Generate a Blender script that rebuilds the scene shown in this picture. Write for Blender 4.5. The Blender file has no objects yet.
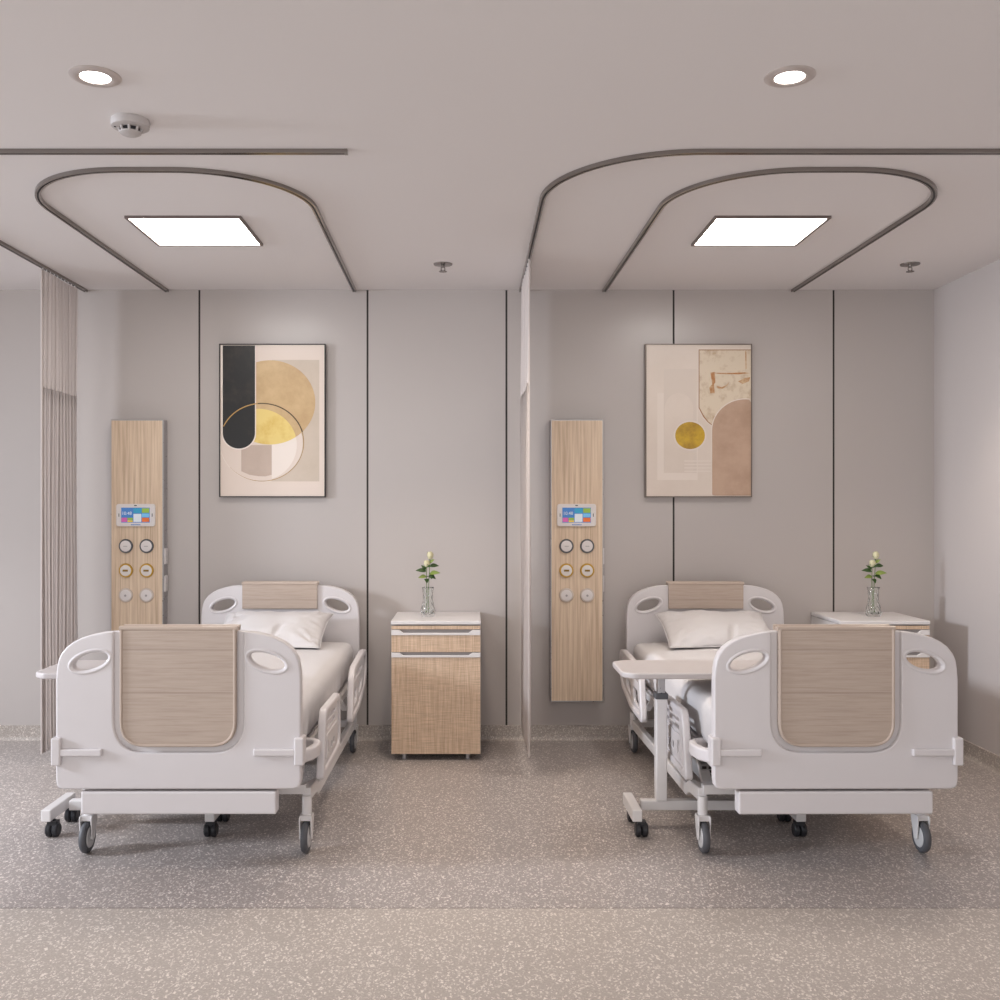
import bpy, bmesh, math, random
from mathutils import Vector, Matrix, noise
from mathutils.geometry import delaunay_2d_cdt
PI = math.pi
random.seed(4)
SC = bpy.context.scene
C = SC.collection

# ---------------------------------------------------------------- camera
cam = bpy.data.cameras.new('camera')
camo = bpy.data.objects.new('camera', cam); C.objects.link(camo)
camo.location = (0, 0, 1.46); camo.rotation_euler = (PI/2, 0, 0)
cam.sensor_width = 36; cam.lens = 35.64
cam.shift_x = 0.029; cam.shift_y = 0.007
cam.clip_start = 0.05; cam.clip_end = 100
SC.camera = camo

# ---------------------------------------------------------------- world, lights, exposure
w = bpy.data.worlds.new('world'); SC.world = w; w.use_nodes = True
w.node_tree.nodes['Background'].inputs[0].default_value = (0.975, 0.98, 1.0, 1)
w.node_tree.nodes['Background'].inputs[1].default_value = 1.25
SC.view_settings.view_transform = 'Standard'
SC.view_settings.look = 'None'
SC.view_settings.gamma = 1
SC.view_settings.use_curve_mapping = False
SC.view_settings.exposure = 0.16

def area(name, loc, target, sx, sy, energy, col):
    l = bpy.data.lights.new(name, 'AREA'); l.shape = 'RECTANGLE'
    l.size = sx; l.size_y = sy; l.energy = energy; l.color = col
    o = bpy.data.objects.new(name, l); C.objects.link(o)
    o.location = loc
    d = Vector(target) - Vector(loc)
    o.rotation_euler = d.to_track_quat('-Z', 'Y').to_euler()
    return o
# daylight from the window bay far to the left, and the ceiling lamps behind the camera
wd = area('window_daylight', (-6.6, 3.0, 2.3), (-0.5, 4.3, 0.75), 0.9, 0.7, 58, (0.82, 0.89, 1.0))
wd.data.spread = math.radians(75)
area('room_lamps', (0.3, -0.6, 2.78), (0.3, 2.4, 0.6), 3.0, 1.2, 26, (1.0, 0.93, 0.88))

def overhead(name, x, y, e, col=(1.0, 0.86, 0.72)):
    l = bpy.data.lights.new(name, 'SPOT'); l.energy = e; l.color = col
    l.spot_size = math.radians(100); l.spot_blend = 0.75; l.shadow_soft_size = 0.12
    o = bpy.data.objects.new(name, l); C.objects.link(o); o.location = (x, y, 2.70)
# unseen warm spots, no fixture, standing in for glow in the aisles
overhead('aisle_spot', -0.15, 5.0, 56); overhead('aisle_spot', 2.45, 4.9, 44)
overhead('aisle_spot', 0.62, 5.1, 22); overhead('next_bay_fill', -3.6, 4.8, 130, (0.86, 0.92, 1.0))  # added fill: warm for the low wall by the console, cool for far-left wall

H = 2.82; YW = 6.2; XR = 2.90; XL = -6.8; YF = -1.4

# ---------------------------------------------------------------- materials
MATS = {}
def newmat(name):
    m = bpy.data.materials.new(name); m.use_nodes = True
    nt = m.node_tree; return m, nt, nt.nodes['Principled BSDF']
def srgb(r, g, b):
    f = lambda c: ((c/255+0.055)/1.055)**2.4 if c/255 > 0.04045 else c/255/12.92
    return (f(r), f(g), f(b), 1)
def mat(name, col, rough=0.5, metal=0.0, coat=0.0, trans=0.0, emit=0.0, bump=0.0, bscale=60, ior=1.45, alpha=1.0):
    if name in MATS: return MATS[name]
    m, nt, b = newmat(name)
    b.inputs['Base Color'].default_value = col
    b.inputs['Roughness'].default_value = rough
    b.inputs['Metallic'].default_value = metal
    b.inputs['Coat Weight'].default_value = coat
    b.inputs['Coat Roughness'].default_value = 0.15
    b.inputs['Transmission Weight'].default_value = trans
    b.inputs['IOR'].default_value = ior
    b.inputs['Alpha'].default_value = alpha
    if emit:
        b.inputs['Emission Color'].default_value = col
        b.inputs['Emission Strength'].default_value = emit
    # faint procedural surface variation
    n = nt.nodes.new('ShaderNodeTexNoise'); n.inputs['Scale'].default_value = bscale
    n.inputs['Detail'].default_value = 4
    tc = nt.nodes.new('ShaderNodeTexCoord'); nt.links.new(tc.outputs['Object'], n.inputs['Vector'])
    if bump:
        bp = nt.nodes.new('ShaderNodeBump'); bp.inputs['Strength'].default_value = bump
        bp.inputs['Distance'].default_value = 0.002
        nt.links.new(n.outputs['Fac'], bp.inputs['Height']); nt.links.new(bp.outputs['Normal'], b.inputs['Normal'])
    else:
        mr = nt.nodes.new('ShaderNodeMapRange')
        mr.inputs['To Min'].default_value = max(0, rough-0.02); mr.inputs['To Max'].default_value = rough+0.02
        nt.links.new(n.outputs['Fac'], mr.inputs['Value']); nt.links.new(mr.outputs['Result'], b.inputs['Roughness'])
    MATS[name] = m
    return m
def ramp(nt, stops):
    r = nt.nodes.new('ShaderNodeValToRGB'); e = r.color_ramp.elements
    e[0].position, e[0].color = stops[0]; e[1].position, e[1].color = stops[-1]
    for p, c in stops[1:-1]:
        x = e.new(p); x.color = c
    return r
def wood(name, a, b_, c, scale, rough=0.45, lines=None, cross=False, wave=True):
    m, nt, b = newmat(name)
    L = nt.links.new
    tc = nt.nodes.new('ShaderNodeTexCoord'); mp = nt.nodes.new('ShaderNodeMapping')
    mp.inputs['Scale'].default_value = scale; L(tc.outputs['Object'], mp.inputs['Vector'])
    n = nt.nodes.new('ShaderNodeTexNoise'); n.inputs['Scale'].default_value = 1; n.inputs['Detail'].default_value = 6
    n.inputs['Roughness'].default_value = 0.62; n.inputs['Distortion'].default_value = 0.3
    L(mp.outputs[0], n.inputs['Vector'])
    r = ramp(nt, [(0.3, c), (0.5, b_), (0.7, a)]); L(n.outputs['Fac'], r.inputs[0])
    out = r.outputs[0]
    if cross:
        mp2 = nt.nodes.new('ShaderNodeMapping'); mp2.inputs['Scale'].default_value = (10, 10, 330)
        L(tc.outputs['Object'], mp2.inputs['Vector'])
        n2 = nt.nodes.new('ShaderNodeTexNoise'); n2.inputs['Scale'].default_value = 1; n2.inputs['Detail'].default_value = 4
        n2.inputs['Distortion'].default_value = 0.6
        L(mp2.outputs[0], n2.inputs['Vector'])
        r2 = ramp(nt, [(0.35, (0.62, 0.60, 0.57, 1)), (0.62, (1.12, 1.1, 1.08, 1))]); L(n2.outputs['Fac'], r2.inputs[0])
        mx = nt.nodes.new('ShaderNodeMix'); mx.data_type = 'RGBA'; mx.blend_type = 'MULTIPLY'; mx.inputs[0].default_value = 0.55
        L(out, mx.inputs[6]); L(r2.outputs[0], mx.inputs[7]); out = mx.outputs[2]
    if lines:   # thin board joints at given heights
        sx = nt.nodes.new('ShaderNodeSeparateXYZ'); L(tc.outputs['Object'], sx.inputs[0])
        acc = None
        for z in lines:
            s = nt.nodes.new('ShaderNodeMath'); s.operation = 'COMPARE'
            s.inputs[1].default_value = z; s.inputs[2].default_value = 0.0016; L(sx.outputs['Z'], s.inputs[0])
            if acc:
                a2 = nt.nodes.new('ShaderNodeMath'); a2.operation = 'MAXIMUM'
                L(acc, a2.inputs[0]); L(s.outputs[0], a2.inputs[1]); acc = a2.outputs[0]
            else: acc = s.outputs[0]
        ml = nt.nodes.new('ShaderNodeMath'); ml.operation = 'MULTIPLY'; ml.inputs[1].default_value = 0.35; L(acc, ml.inputs[0])
        mx = nt.nodes.new('ShaderNodeMix'); mx.data_type = 'RGBA'; L(ml.outputs[0], mx.inputs[0])
        L(out, mx.inputs[6]); mx.inputs[7].default_value = (0.1, 0.06, 0.04, 1); out = mx.outputs[2]
    L(out, b.inputs['Base Color'])
    b.inputs['Roughness'].default_value = rough
    bp = nt.nodes.new('ShaderNodeBump'); bp.inputs['Strength'].default_value = 0.15; bp.inputs['Distance'].default_value = 0.001
    L(n.outputs['Fac'], bp.inputs['Height']); L(bp.outputs[0], b.inputs['Normal'])
    MATS[name] = m
    return m
def terrazzo(name, base, fleck, dark, rough=0.34):
    m, nt, b = newmat(name); L = nt.links.new
    tc = nt.nodes.new('ShaderNodeTexCoord')
    ns = nt.nodes.new('ShaderNodeTexNoise'); ns.inputs['Scale'].default_value = 55; ns.inputs['Detail'].default_value = 3
    L(tc.outputs['Object'], ns.inputs['Vector'])
    v = nt.nodes.new('ShaderNodeTexVoronoi'); v.inputs['Scale'].default_value = 100; v.inputs['Randomness'].default_value = 1
    mixv = nt.nodes.new('ShaderNodeMix'); mixv.data_type = 'RGBA'; mixv.blend_type = 'ADD'; mixv.inputs[0].default_value = 0.03
    mpf = nt.nodes.new('ShaderNodeMapping'); mpf.inputs['Scale'].default_value = (1, 0.6, 1)
    L(tc.outputs['Object'], mpf.inputs['Vector']); L(mpf.outputs[0], mixv.inputs[6]); L(ns.outputs['Color'], mixv.inputs[7])
    L(mixv.outputs[2], v.inputs['Vector'])
    sc = nt.nodes.new('ShaderNodeSeparateColor'); L(v.outputs['Color'], sc.inputs[0])
    # a fleck where the cell is chosen and near its centre
    g = nt.nodes.new('ShaderNodeMath'); g.operation = 'GREATER_THAN'; g.inputs[1].default_value = 0.25; L(sc.outputs[0], g.inputs[0])
    d = nt.nodes.new('ShaderNodeMath'); d.operation = 'LESS_THAN'; d.inputs[1].default_value = 0.40; L(v.outputs['Distance'], d.inputs[0])
    mu = nt.nodes.new('ShaderNodeMath'); mu.operation = 'MULTIPLY'; L(g.outputs[0], mu.inputs[0]); L(d.outputs[0], mu.inputs[1])
    mv = nt.nodes.new('ShaderNodeMath'); mv.operation = 'MULTIPLY'; L(mu.outputs[0], mv.inputs[0])
    mq = nt.nodes.new('ShaderNodeMath'); mq.operation = 'MULTIPLY_ADD'; mq.inputs[1].default_value = 0.6; mq.inputs[2].default_value = 0.32; L(sc.outputs[1], mq.inputs[0]); L(mq.outputs[0], mv.inputs[1])
    n2 = nt.nodes.new('ShaderNodeTexNoise'); n2.inputs['Scale'].default_value = 140; n2.inputs['Detail'].default_value = 3
    L(tc.outputs['Object'], n2.inputs['Vector'])
    r = ramp(nt, [(0.36, dark), (0.62, base)]); L(n2.outputs['Fac'], r.inputs[0])
    mx = nt.nodes.new('ShaderNodeMix'); mx.data_type = 'RGBA'
    L(mv.outputs[0], mx.inputs[0]); L(r.outputs[0], mx.inputs[6]); mx.inputs[7].default_value = fleck
    L(mx.outputs[2], b.inputs['Base Color'])
    b.inputs['Roughness'].default_value = rough
    b.inputs['Specular IOR Level'].default_value = 0.5
    MATS[name] = m
    return m

M_WALL = mat('wall_panel_laminate', srgb(184, 176, 172), 0.27, bump=0.03, bscale=30)
M_SIDE = mat('wall_paint', srgb(190, 182, 179), 0.6, bump=0.06, bscale=90)
M_CEIL = mat('ceiling_paint', srgb(229, 224, 223), 0.85, bump=0.04, bscale=90)
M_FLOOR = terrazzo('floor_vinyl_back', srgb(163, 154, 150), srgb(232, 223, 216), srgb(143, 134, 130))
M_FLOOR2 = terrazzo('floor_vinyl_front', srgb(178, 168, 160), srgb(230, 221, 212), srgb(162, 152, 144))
M_COVE = terrazzo('skirting_vinyl', srgb(176, 166, 158), srgb(220, 211, 202), srgb(156, 146, 139), 0.4)
M_GROOVE = mat('dark_joint', srgb(48, 44, 42), 0.6)
M_WHITE = mat('bed_plastic', srgb(210, 205, 206), 0.34, coat=0.15)
M_PAINT = mat('white_steel', srgb(220, 216, 215), 0.32, coat=0.2)
M_LINEN = mat('white_linen', srgb(198, 194, 194), 0.85, bump=0.25, bscale=220)
M_PILLOW = mat('pillow_linen', srgb(201, 197, 197), 0.85, bump=0.25, bscale=220)
M_TYRE = mat('grey_rubber', srgb(84, 84, 88), 0.5)
M_BLACK = mat('black_plastic', srgb(38, 38, 42), 0.45)
M_HUB = mat('wheel_hub', srgb(196, 194, 194), 0.4)
M_ALU = mat('brushed_aluminium', srgb(176, 174, 176), 0.28, metal=0.9)
M_TRACK = mat('track_aluminium', srgb(150, 144, 140), 0.2, metal=1.0)
M_DARK = mat('dark_slot', srgb(40, 36, 34), 0.5)
M_FRAME = mat('lamp_frame', srgb(120, 108, 104), 0.4, metal=0.6)
M_LIGHT = mat('lamp_diffuser', (1.0, 0.97, 0.93, 1), 0.5, emit=17.0)
M_SPOT = mat('downlight_lens', (1.0, 0.95, 0.88, 1), 0.5, emit=9.0)
M_GLASS = mat('clear_glass', (0.97, 0.99, 0.98, 1), 0.02, trans=1.0, ior=1.45)
M_LEAF = mat('rose_leaf', srgb(48, 74, 30), 0.45)
M_LEAF2 = mat('rose_leaf_pale', srgb(116, 134, 58), 0.45)
M_STEM = mat('rose_stem_green', srgb(98, 122, 66), 0.5)
M_PETAL = mat('rose_petal', srgb(214, 208, 172), 0.55)
M_CURT = mat('curtain_fabric', srgb(222, 213, 208), 0.8, bump=0.3, bscale=300)
M_CWOOD = wood('console_wood', srgb(230, 210, 186), srgb(212, 188, 162), srgb(184, 158, 132), (85, 85, 2.0), 0.42)
M_BWOOD = wood('bed_wood', srgb(186, 170, 157), srgb(179, 162, 149), srgb(169, 151, 138), (6, 8, 150), 0.4, lines=[0.725, 0.895])
M_KWOOD = wood('cabinet_wood', srgb(226, 201, 176), srgb(209, 182, 156), srgb(188, 159, 132), (150, 150, 5), 0.4, cross=True)
M_TRIM = mat('bed_wood_edge', srgb(182, 165, 152), 0.3, coat=0.4)

def meshband():
    m, nt, b = newmat('curtain_mesh'); L = nt.links.new
    b.inputs['Base Color'].default_value = srgb(214, 204, 200); b.inputs['Roughness'].default_value = 0.8
    b.inputs['Alpha'].default_value = 0.78
    MATS['curtain_mesh'] = m
    return m
M_MESH = meshband()
nt = M_CURT.node_tree; pb = nt.nodes['Principled BSDF']; out = nt.nodes['Material Output']
tr = nt.nodes.new('ShaderNodeBsdfTranslucent'); tr.inputs[0].default_value = srgb(214, 206, 203)
mx = nt.nodes.new('ShaderNodeMixShader'); mx.inputs[0].default_value = 0.3
nt.links.new(pb.outputs[0], mx.inputs[1]); nt.links.new(tr.outputs[0], mx.inputs[2]); nt.links.new(mx.outputs[0], out.inputs[0])

# ---------------------------------------------------------------- geometry helpers
def obj(name, bm, ms, parent=None, smooth=False, bevel=0, loc=None):
    me = bpy.data.meshes.new(name)
    bmesh.ops.recalc_face_normals(bm, faces=bm.faces)
    bm.to_mesh(me); bm.free()
    for m in (ms if isinstance(ms, (list, tuple)) else [ms]): me.materials.append(m)
    return link(name, me, parent, smooth, bevel, loc)
def link(name, me, parent=None, smooth=False, bevel=0, loc=None):
    o = bpy.data.objects.new(name, me); C.objects.link(o)
    if smooth:
        for p in me.polygons: p.use_smooth = True
        if smooth != 'all':
            try: me.set_sharp_from_angle(angle=math.radians(40))
            except Exception: pass
    if bevel:
        b = o.modifiers.new('bevel', 'BEVEL'); b.width = bevel; b.segments = 3; b.limit_method = 'ANGLE'
        b.harden_normals = False
    if smooth is True and not bevel:
        m = o.modifiers.new('normals', 'WEIGHTED_NORMAL'); m.keep_sharp = True
    if parent: o.parent = parent
    if loc: o.location = loc
    return o
def thing(name, label, cat, loc=(0, 0, 0), rz=0, group=None):
    o = bpy.data.objects.new(name, None); C.objects.link(o)
    o.empty_display_size = 0.1
    o.location = loc; o.rotation_euler = (0, 0, rz)
    return tag(o, label, cat, group)
def tag(o, label, cat, group=None):
    o['label'] = label; o['category'] = cat
    if group: o['group'] = group
    return o
def struct(o): o['kind'] = 'structure'; return o
def box(bm, x0, x1, y0, y1, z0, z1, mi=0):
    v = [bm.verts.new((x, y, z)) for z in (z0, z1) for x, y in ((x0, y0), (x1, y0), (x1, y1), (x0, y1))]
    fs = [(0, 3, 2, 1), (4, 5, 6, 7), (0, 1, 5, 4), (1, 2, 6, 5), (2, 3, 7, 6), (3, 0, 4, 7)]
    for f in fs: bm.faces.new([v[i] for i in f]).material_index = mi
def sbox(*a): bm = bmesh.new(); box(bm, *a); return bm
def cyl(bm, p0, p1, r0, r1=None, n=20, mi=0, caps=True):
    p0 = Vector(p0); p1 = Vector(p1); r1 = r0 if r1 is None else r1
    q = (p1-p0).to_track_quat('Z', 'Y')
    rings = []
    for p, r in ((p0, r0), (p1, r1)):
        rings.append([bm.verts.new(p + q @ Vector((r*math.cos(2*PI*i/n), r*math.sin(2*PI*i/n), 0))) for i in range(n)])
    for i in range(n):
        bm.faces.new((rings[0][i], rings[0][(i+1) % n], rings[1][(i+1) % n], rings[1][i])).material_index = mi
    if caps:
        bm.faces.new(rings[0][::-1]).material_index = mi; bm.faces.new(rings[1]).material_index = mi
def lathe(bm, prof, c=(0, 0, 0), n=32, mi=0, axis='Z', mod=None):
    """prof: list of (r, h)"""
    c = Vector(c); rings = []
    for r, h in prof:
        ring = []
        for i in range(n):
            a = 2*PI*i/n; rr = r*(mod(a, h) if mod else 1)
            p = Vector((rr*math.cos(a), rr*math.sin(a), h))
            if axis == 'Y': p = Vector((p.x, p.z, p.y))
            if axis == 'X': p = Vector((p.z, p.x, p.y))
            ring.append(bm.verts.new(c + p))
        rings.append(ring)
    for a, b in zip(rings, rings[1:]):
        for i in range(n):
            bm.faces.new((a[i], a[(i+1) % n], b[(i+1) % n], b[i])).material_index = mi
    if prof[0][0] > 1e-6: bm.faces.new(rings[0][::-1]).material_index = mi
    if prof[-1][0] > 1e-6: bm.faces.new(rings[-1]).material_index = mi
def sweep(bm, pts, prof, up=Vector((0, 0, 1)), closed=False, mi=0, caps=True):
    """prof: list of (side, up) offsets"""
    pts = [Vector(p) for p in pts]; rings = []
    N = len(pts)
    for i, p in enumerate(pts):
        if closed: t = pts[(i+1) % N]-pts[i-1]
        else: t = pts[min(i+1, N-1)]-pts[max(i-1, 0)]
        t.normalize(); s = t.cross(up)
        if s.length < 1e-4: s = t.cross(Vector((0, 1, 0)))
        s.normalize(); u = s.cross(t)
        rings.append([bm.verts.new(p + s*a + u*b) for a, b in prof])
    K = len(prof)
    for i in range(N if closed else N-1):
        a, b = rings[i], rings[(i+1) % N]
        for j in range(K):
            bm.faces.new((a[j], a[(j+1) % K], b[(j+1) % K], b[j])).material_index = mi
    if caps and not closed:
        bm.faces.new(rings[0][::-1]).material_index = mi; bm.faces.new(rings[-1]).material_index = mi
def circ(r, n=10): return [(r*math.cos(2*PI*i/n), r*math.sin(2*PI*i/n)) for i in range(n)]
def rectp(w_, h_): return [(-w_/2, -h_/2), (w_/2, -h_/2), (w_/2, h_/2), (-w_/2, h_/2)]
def rpoly(pts, rad, n=6):
    """round the corners of a polygon; rad may be a list"""
    out = []; N = len(pts)
    for i in range(N):
        r = rad[i] if isinstance(rad, (list, tuple)) else rad
        p = Vector(pts[i]); a = Vector(pts[i-1]); b = Vector(pts[(i+1) % N])
        if r <= 0: out.append(tuple(p)); continue
        da = (a-p); db = (b-p); la = da.length; lb = db.length; da /= la; db /= lb
        k = min(r, la*0.49, lb*0.49)
        s = p+da*k; e = p+db*k
        for j in range(n+1):
            t = j/n
            out.append(tuple(s*(1-t)**2 + p*2*t*(1-t) + e*t*t))
    return out
def ell(cx, cy, rx, ry, rot=0, n=32):
    c, s = math.cos(rot), math.sin(rot)
    return [(cx+rx*math.cos(2*PI*i/n)*c-ry*math.sin(2*PI*i/n)*s, cy+rx*math.cos(2*PI*i/n)*s+ry*math.sin(2*PI*i/n)*c) for i in range(n)]
def clean(lp):
    out = []
    for p in lp:
        if not out or (abs(p[0]-out[-1][0])+abs(p[1]-out[-1][1])) > 2e-4: out.append((p[0], p[1]))
    if abs(out[0][0]-out[-1][0])+abs(out[0][1]-out[-1][1]) < 2e-4: out.pop()
    return out
def area2(lp): return sum(lp[i-1][0]*lp[i][1]-lp[i][0]*lp[i-1][1] for i in range(len(lp)))
def inset(lp, d):
    """move the loop to its left-hand side by d"""
    out = []; N = len(lp)
    for i in range(N):
        a = Vector(lp[i-1]); p = Vector(lp[i]); b = Vector(lp[(i+1) % N])
        e1 = (p-a).normalized(); e2 = (b-p).normalized()
        n1 = Vector((-e1.y, e1.x)); n2 = Vector((-e2.y, e2.x)); m = n1+n2
        if m.length < 1e-6: m = n1
        m.normalize(); k = max(0.5, m.dot(n1))
        out.append(tuple(p+m*(d/k)))
    return out
def inpoly(c, lp):
    k = False
    for i in range(len(lp)):
        a, b = lp[i-1], lp[i]
        if (a.y > c.y) != (b.y > c.y) and c.x < (b.x-a.x)*(c.y-a.y)/(b.y-a.y)+a.x: k = not k
    return k
def plate_mesh(loops, th, bev=0.0, res=3):
    """filled outline with holes and rounded edges -> mesh in XY, thickness th centred on Z=0"""
    L = []
    for k, lp in enumerate(loops):
        lp = clean(lp)
        if (area2(lp) > 0) != (k == 0): lp = lp[::-1]
        L.append(lp)
    steps = [(bev*(1-math.sin(PI/2*q/res)), th/2-bev+bev*math.cos(PI/2*q/res)) for q in range(res+1)] if bev > 0 else [(0, th/2)]
    steps = [(d, -z) for d, z in steps] + [(d, z) for d, z in steps[::-1]]
    bm = bmesh.new(); caps = {0: [], len(steps)-1: []}
    for lp in L:
        rings = []
        for k, (d, z) in enumerate(steps):
            q = inset(lp, d) if d > 1e-7 else lp
            rings.append([bm.verts.new((p[0], p[1], z)) for p in q])
            if k in caps: caps[k].append(rings[-1])
        for a, b in zip(rings, rings[1:]):
            for i in range(len(a)): bm.faces.new((a[i], a[(i+1) % len(a)], b[(i+1) % len(a)], b[i]))
    for k, rs in caps.items():
        vs = [v for r_ in rs for v in r_]; co = [v.co.xy for v in vs]; es = []; o0 = 0
        for r_ in rs:
            n = len(r_); es += [(o0+i, o0+(i+1) % n) for i in range(n)]; o0 += n
        vo, eo, fo, ov, oe, of = delaunay_2d_cdt(co, es, [], 0, 1e-7)
        for f in fo:
            c = (vo[f[0]]+vo[f[1]]+vo[f[2]])/3
            if not inpoly(c, [v.co.xy for v in rs[0]]) or any(inpoly(c, [v.co.xy for v in h]) for h in rs[1:]): continue
            try: bm.faces.new([vs[ov[i][0]] for i in f])
            except Exception: pass
    bmesh.ops.recalc_face_normals(bm, faces=bm.faces)
    me = bpy.data.meshes.new('plate'); bm.to_mesh(me); bm.free()
    return me
XZ = Matrix(((1, 0, 0, 0), (0, 0, -1, 0), (0, 1, 0, 0), (0, 0, 0, 1)))    # (x,y,z)->(x,-z,y)
YZ = Matrix(((0, 0, 1, 0), (1, 0, 0, 0), (0, 1, 0, 0), (0, 0, 0, 1)))     # (x,y,z)->(z,x,y)
def add_plate(bm, loops, th, bev, mtx, mi=0):
    me = plate_mesh(loops, th, bev); me.transform(mtx)
    n0 = len(bm.faces); bm.from_mesh(me); bpy.data.meshes.remove(me)
    bm.faces.ensure_lookup_table()
    for f in bm.faces[n0:]: f.material_index = mi
    bmesh.ops.remove_doubles(bm, verts=bm.verts, dist=1e-5)
def T(x, y, z): return Matrix.Translation((x, y, z))
def copy_tree(o, parent=None):
    c = o.copy(); C.objects.link(c)
    if parent: c.parent = parent
    for ch in list(o.children): copy_tree(ch, c)
    return c

# ---------------------------------------------------------------- the room
YS = 3.604
bm = bmesh.new()
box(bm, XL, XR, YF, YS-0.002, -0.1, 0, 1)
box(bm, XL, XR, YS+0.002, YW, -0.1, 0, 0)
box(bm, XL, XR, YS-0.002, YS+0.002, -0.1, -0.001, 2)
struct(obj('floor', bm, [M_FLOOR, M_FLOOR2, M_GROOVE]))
struct(obj('ceiling', sbox(XL, XR+0.12, YF, YW+0.12, H, H+0.12), M_CEIL))
# rear wall: laminate panels with open joints between them
seams = [-1.701, -0.648, 0.222, 1.269, 2.271]
edges = [XL, -4.6, -3.5] + seams + [XR]
bm = bmesh.new()
for a, b in zip(edges, edges[1:]):
    box(bm, a+(0.006 if a in seams else 0), b-(0.006 if b in seams else 0), YW, YW+0.03, 0.0, H)
box(bm, XL, XR, YW+0.012, YW+0.12, 0, H, 1)
struct(obj('wall_back', bm, [M_WALL, M_GROOVE]))
for i, s in enumerate(seams):
    bm = bmesh.new(); box(bm, s-0.0065, s+0.0065, YW+0.004, YW+0.013, 0.09, H)
    struct(obj('trim_%d' % (i+1), bm, M_GROOVE))
struct(obj('wall_right', sbox(XR, XR+0.12, YF, YW+0.12, 0, H), M_SIDE))
# coved skirting
def cove(name, pts):
    bm = bmesh.new()
    prof = [(0, 0), (0.026, 0), (0.016, 0.004), (0.009, 0.012), (0.006, 0.026), (0.006, 0.092), (0, 0.094)]
    sweep(bm, pts, prof); struct(obj(name, bm, M_COVE, smooth=True))
cove('baseboard_back', [(XL, YW, 0), (XR, YW, 0)])
cove('baseboard_right', [(XR, YW, 0), (XR, YF, 0)])

# ---------------------------------------------------------------- ceiling lamps
def panel_light(cx, label):
    y0, y1, hw = 4.62, 5.12, 0.272
    t = thing('ceiling_panel_light', label, 'ceiling light', (cx, (y0+y1)/2, H), group='square ceiling panel lights')
    d = (y1-y0)/2
    bm = bmesh.new(); f = 0.013
    for b in ((-hw, hw, -d, -d+f), (-hw, hw, d-f, d), (-hw, -hw+f, -d+f, d-f), (hw-f, hw, -d+f, d-f)):
        box(bm, *b, -0.012, 0.0)
    obj('frame', bm, M_FRAME, t)
    obj('diffuser', sbox(-hw+f, hw-f, -d+f, d-f, -0.007, 0.0), M_LIGHT, t)
panel_light(-1.346, 'square white ceiling panel light inside the left curtain track loop')
panel_light(1.41, 'square white ceiling panel light inside the right curtain track loop')
def downlight(cx, label):
    t = thing('downlight', label, 'ceiling light', (cx, 3.125, H), group='round downlights')
    bm = bmesh.new()
    lathe(bm, [(0.047, 0.0), (0.047, -0.005), (0.058, -0.010), (0.073, -0.006), (0.079, -0.002), (0.079, 0.0)], n=48)
    obj('trim_ring', bm, mat('downlight_trim', srgb(196, 186, 182), 0.3, metal=0.35), t, smooth=True)
    bm = bmesh.new(); lathe(bm, [(0.0, -0.004), (0.0465, -0.004), (0.0465, 0.0)], n=40)
    obj('lens', bm, M_SPOT, t)
    l = bpy.data.lights.new('downlight_beam', 'SPOT'); l.energy = 22; l.color = (1.0, 0.86, 0.70)
    l.spot_size = math.radians(105); l.spot_blend = 0.9; l.shadow_soft_size = 0.05
    lo = bpy.data.objects.new('downlight_beam', l); C.objects.link(lo); lo.location = (cx, 3.125, H-0.03)
downlight(-1.186, 'round recessed downlight in front of the smoke detector, left side')
downlight(1.006, 'round recessed downlight in front of the right curtain tracks')

t = thing('smoke_detector', 'white round smoke detector on the ceiling behind the left downlight', 'smoke detector', (-1.197, 3.48, H)); t.scale = (0.92, 0.92, 0.86)
bm = bmesh.new(); lathe(bm, [(0.071, 0), (0.073, -0.012), (0.070, -0.030), (0.060, -0.034), (0, -0.034)], n=40)
obj('base', bm, mat('detector_white', srgb(188, 182, 180), 0.5), t, smooth=True)
bm = bmesh.new(); lathe(bm, [(0.034, -0.034), (0.034, -0.050)], n=32); obj('smoke_chamber', bm, M_BLACK, t, smooth=True)
bm = bmesh.new()
for i in range(8):
    a = i*PI/4+0.2; c, s = math.cos(a), math.sin(a)
    cyl(bm, (0.042*c, 0.042*s, -0.033), (0.036*c, 0.036*s, -0.052), 0.005, n=8)
lathe(bm, [(0.040, -0.050), (0.040, -0.055), (0.030, -0.061), (0, -0.062)], n=32)
obj('cap', bm, MATS['detector_white'], t, smooth=True)
bm = bmesh.new(); cyl(bm, (-0.052, -0.02, -0.034), (-0.052, -0.02, -0.036), 0.004, n=10); obj('indicator_light', bm, M_BLACK, t)

def sprinkler(cx, label):
    t = thing('sprinkler', label, 'sprinkler', (cx, 5.54, H), group='ceiling sprinklers')
    bm = bmesh.new(); lathe(bm, [(0.054, 0), (0.052, -0.005), (0.02, -0.008), (0.0, -0.008)], n=32)
    obj('escutcheon', bm, M_TRACK, t, smooth=True)
    bm = bmesh.new(); cyl(bm, (0, 0, -0.006), (0, 0, -0.020), 0.009, n=12)
    for s in (-1, 1): cyl(bm, (0.009*s, 0, -0.018), (0.011*s, 0, -0.034), 0.003, n=8); cyl(bm, (0.011*s, 0, -0.033), (0.001*s, 0, -0.042), 0.003, n=8)
    obj('nozzle_frame', bm, M_TRACK, t)
    bm = bmesh.new(); lathe(bm, [(0, -0.041), (0.021, -0.041), (0.022, -0.044), (0, -0.044)], n=16, mod=lambda a, h: 1+0.08*math.cos(8*a))
    obj('deflector', bm, M_TRACK, t)
sprinkler(-0.157, 'small sprinkler head on the ceiling left of the centre curtain')
sprinkler(2.457, 'small sprinkler head on the ceiling near the right wall')

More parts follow.
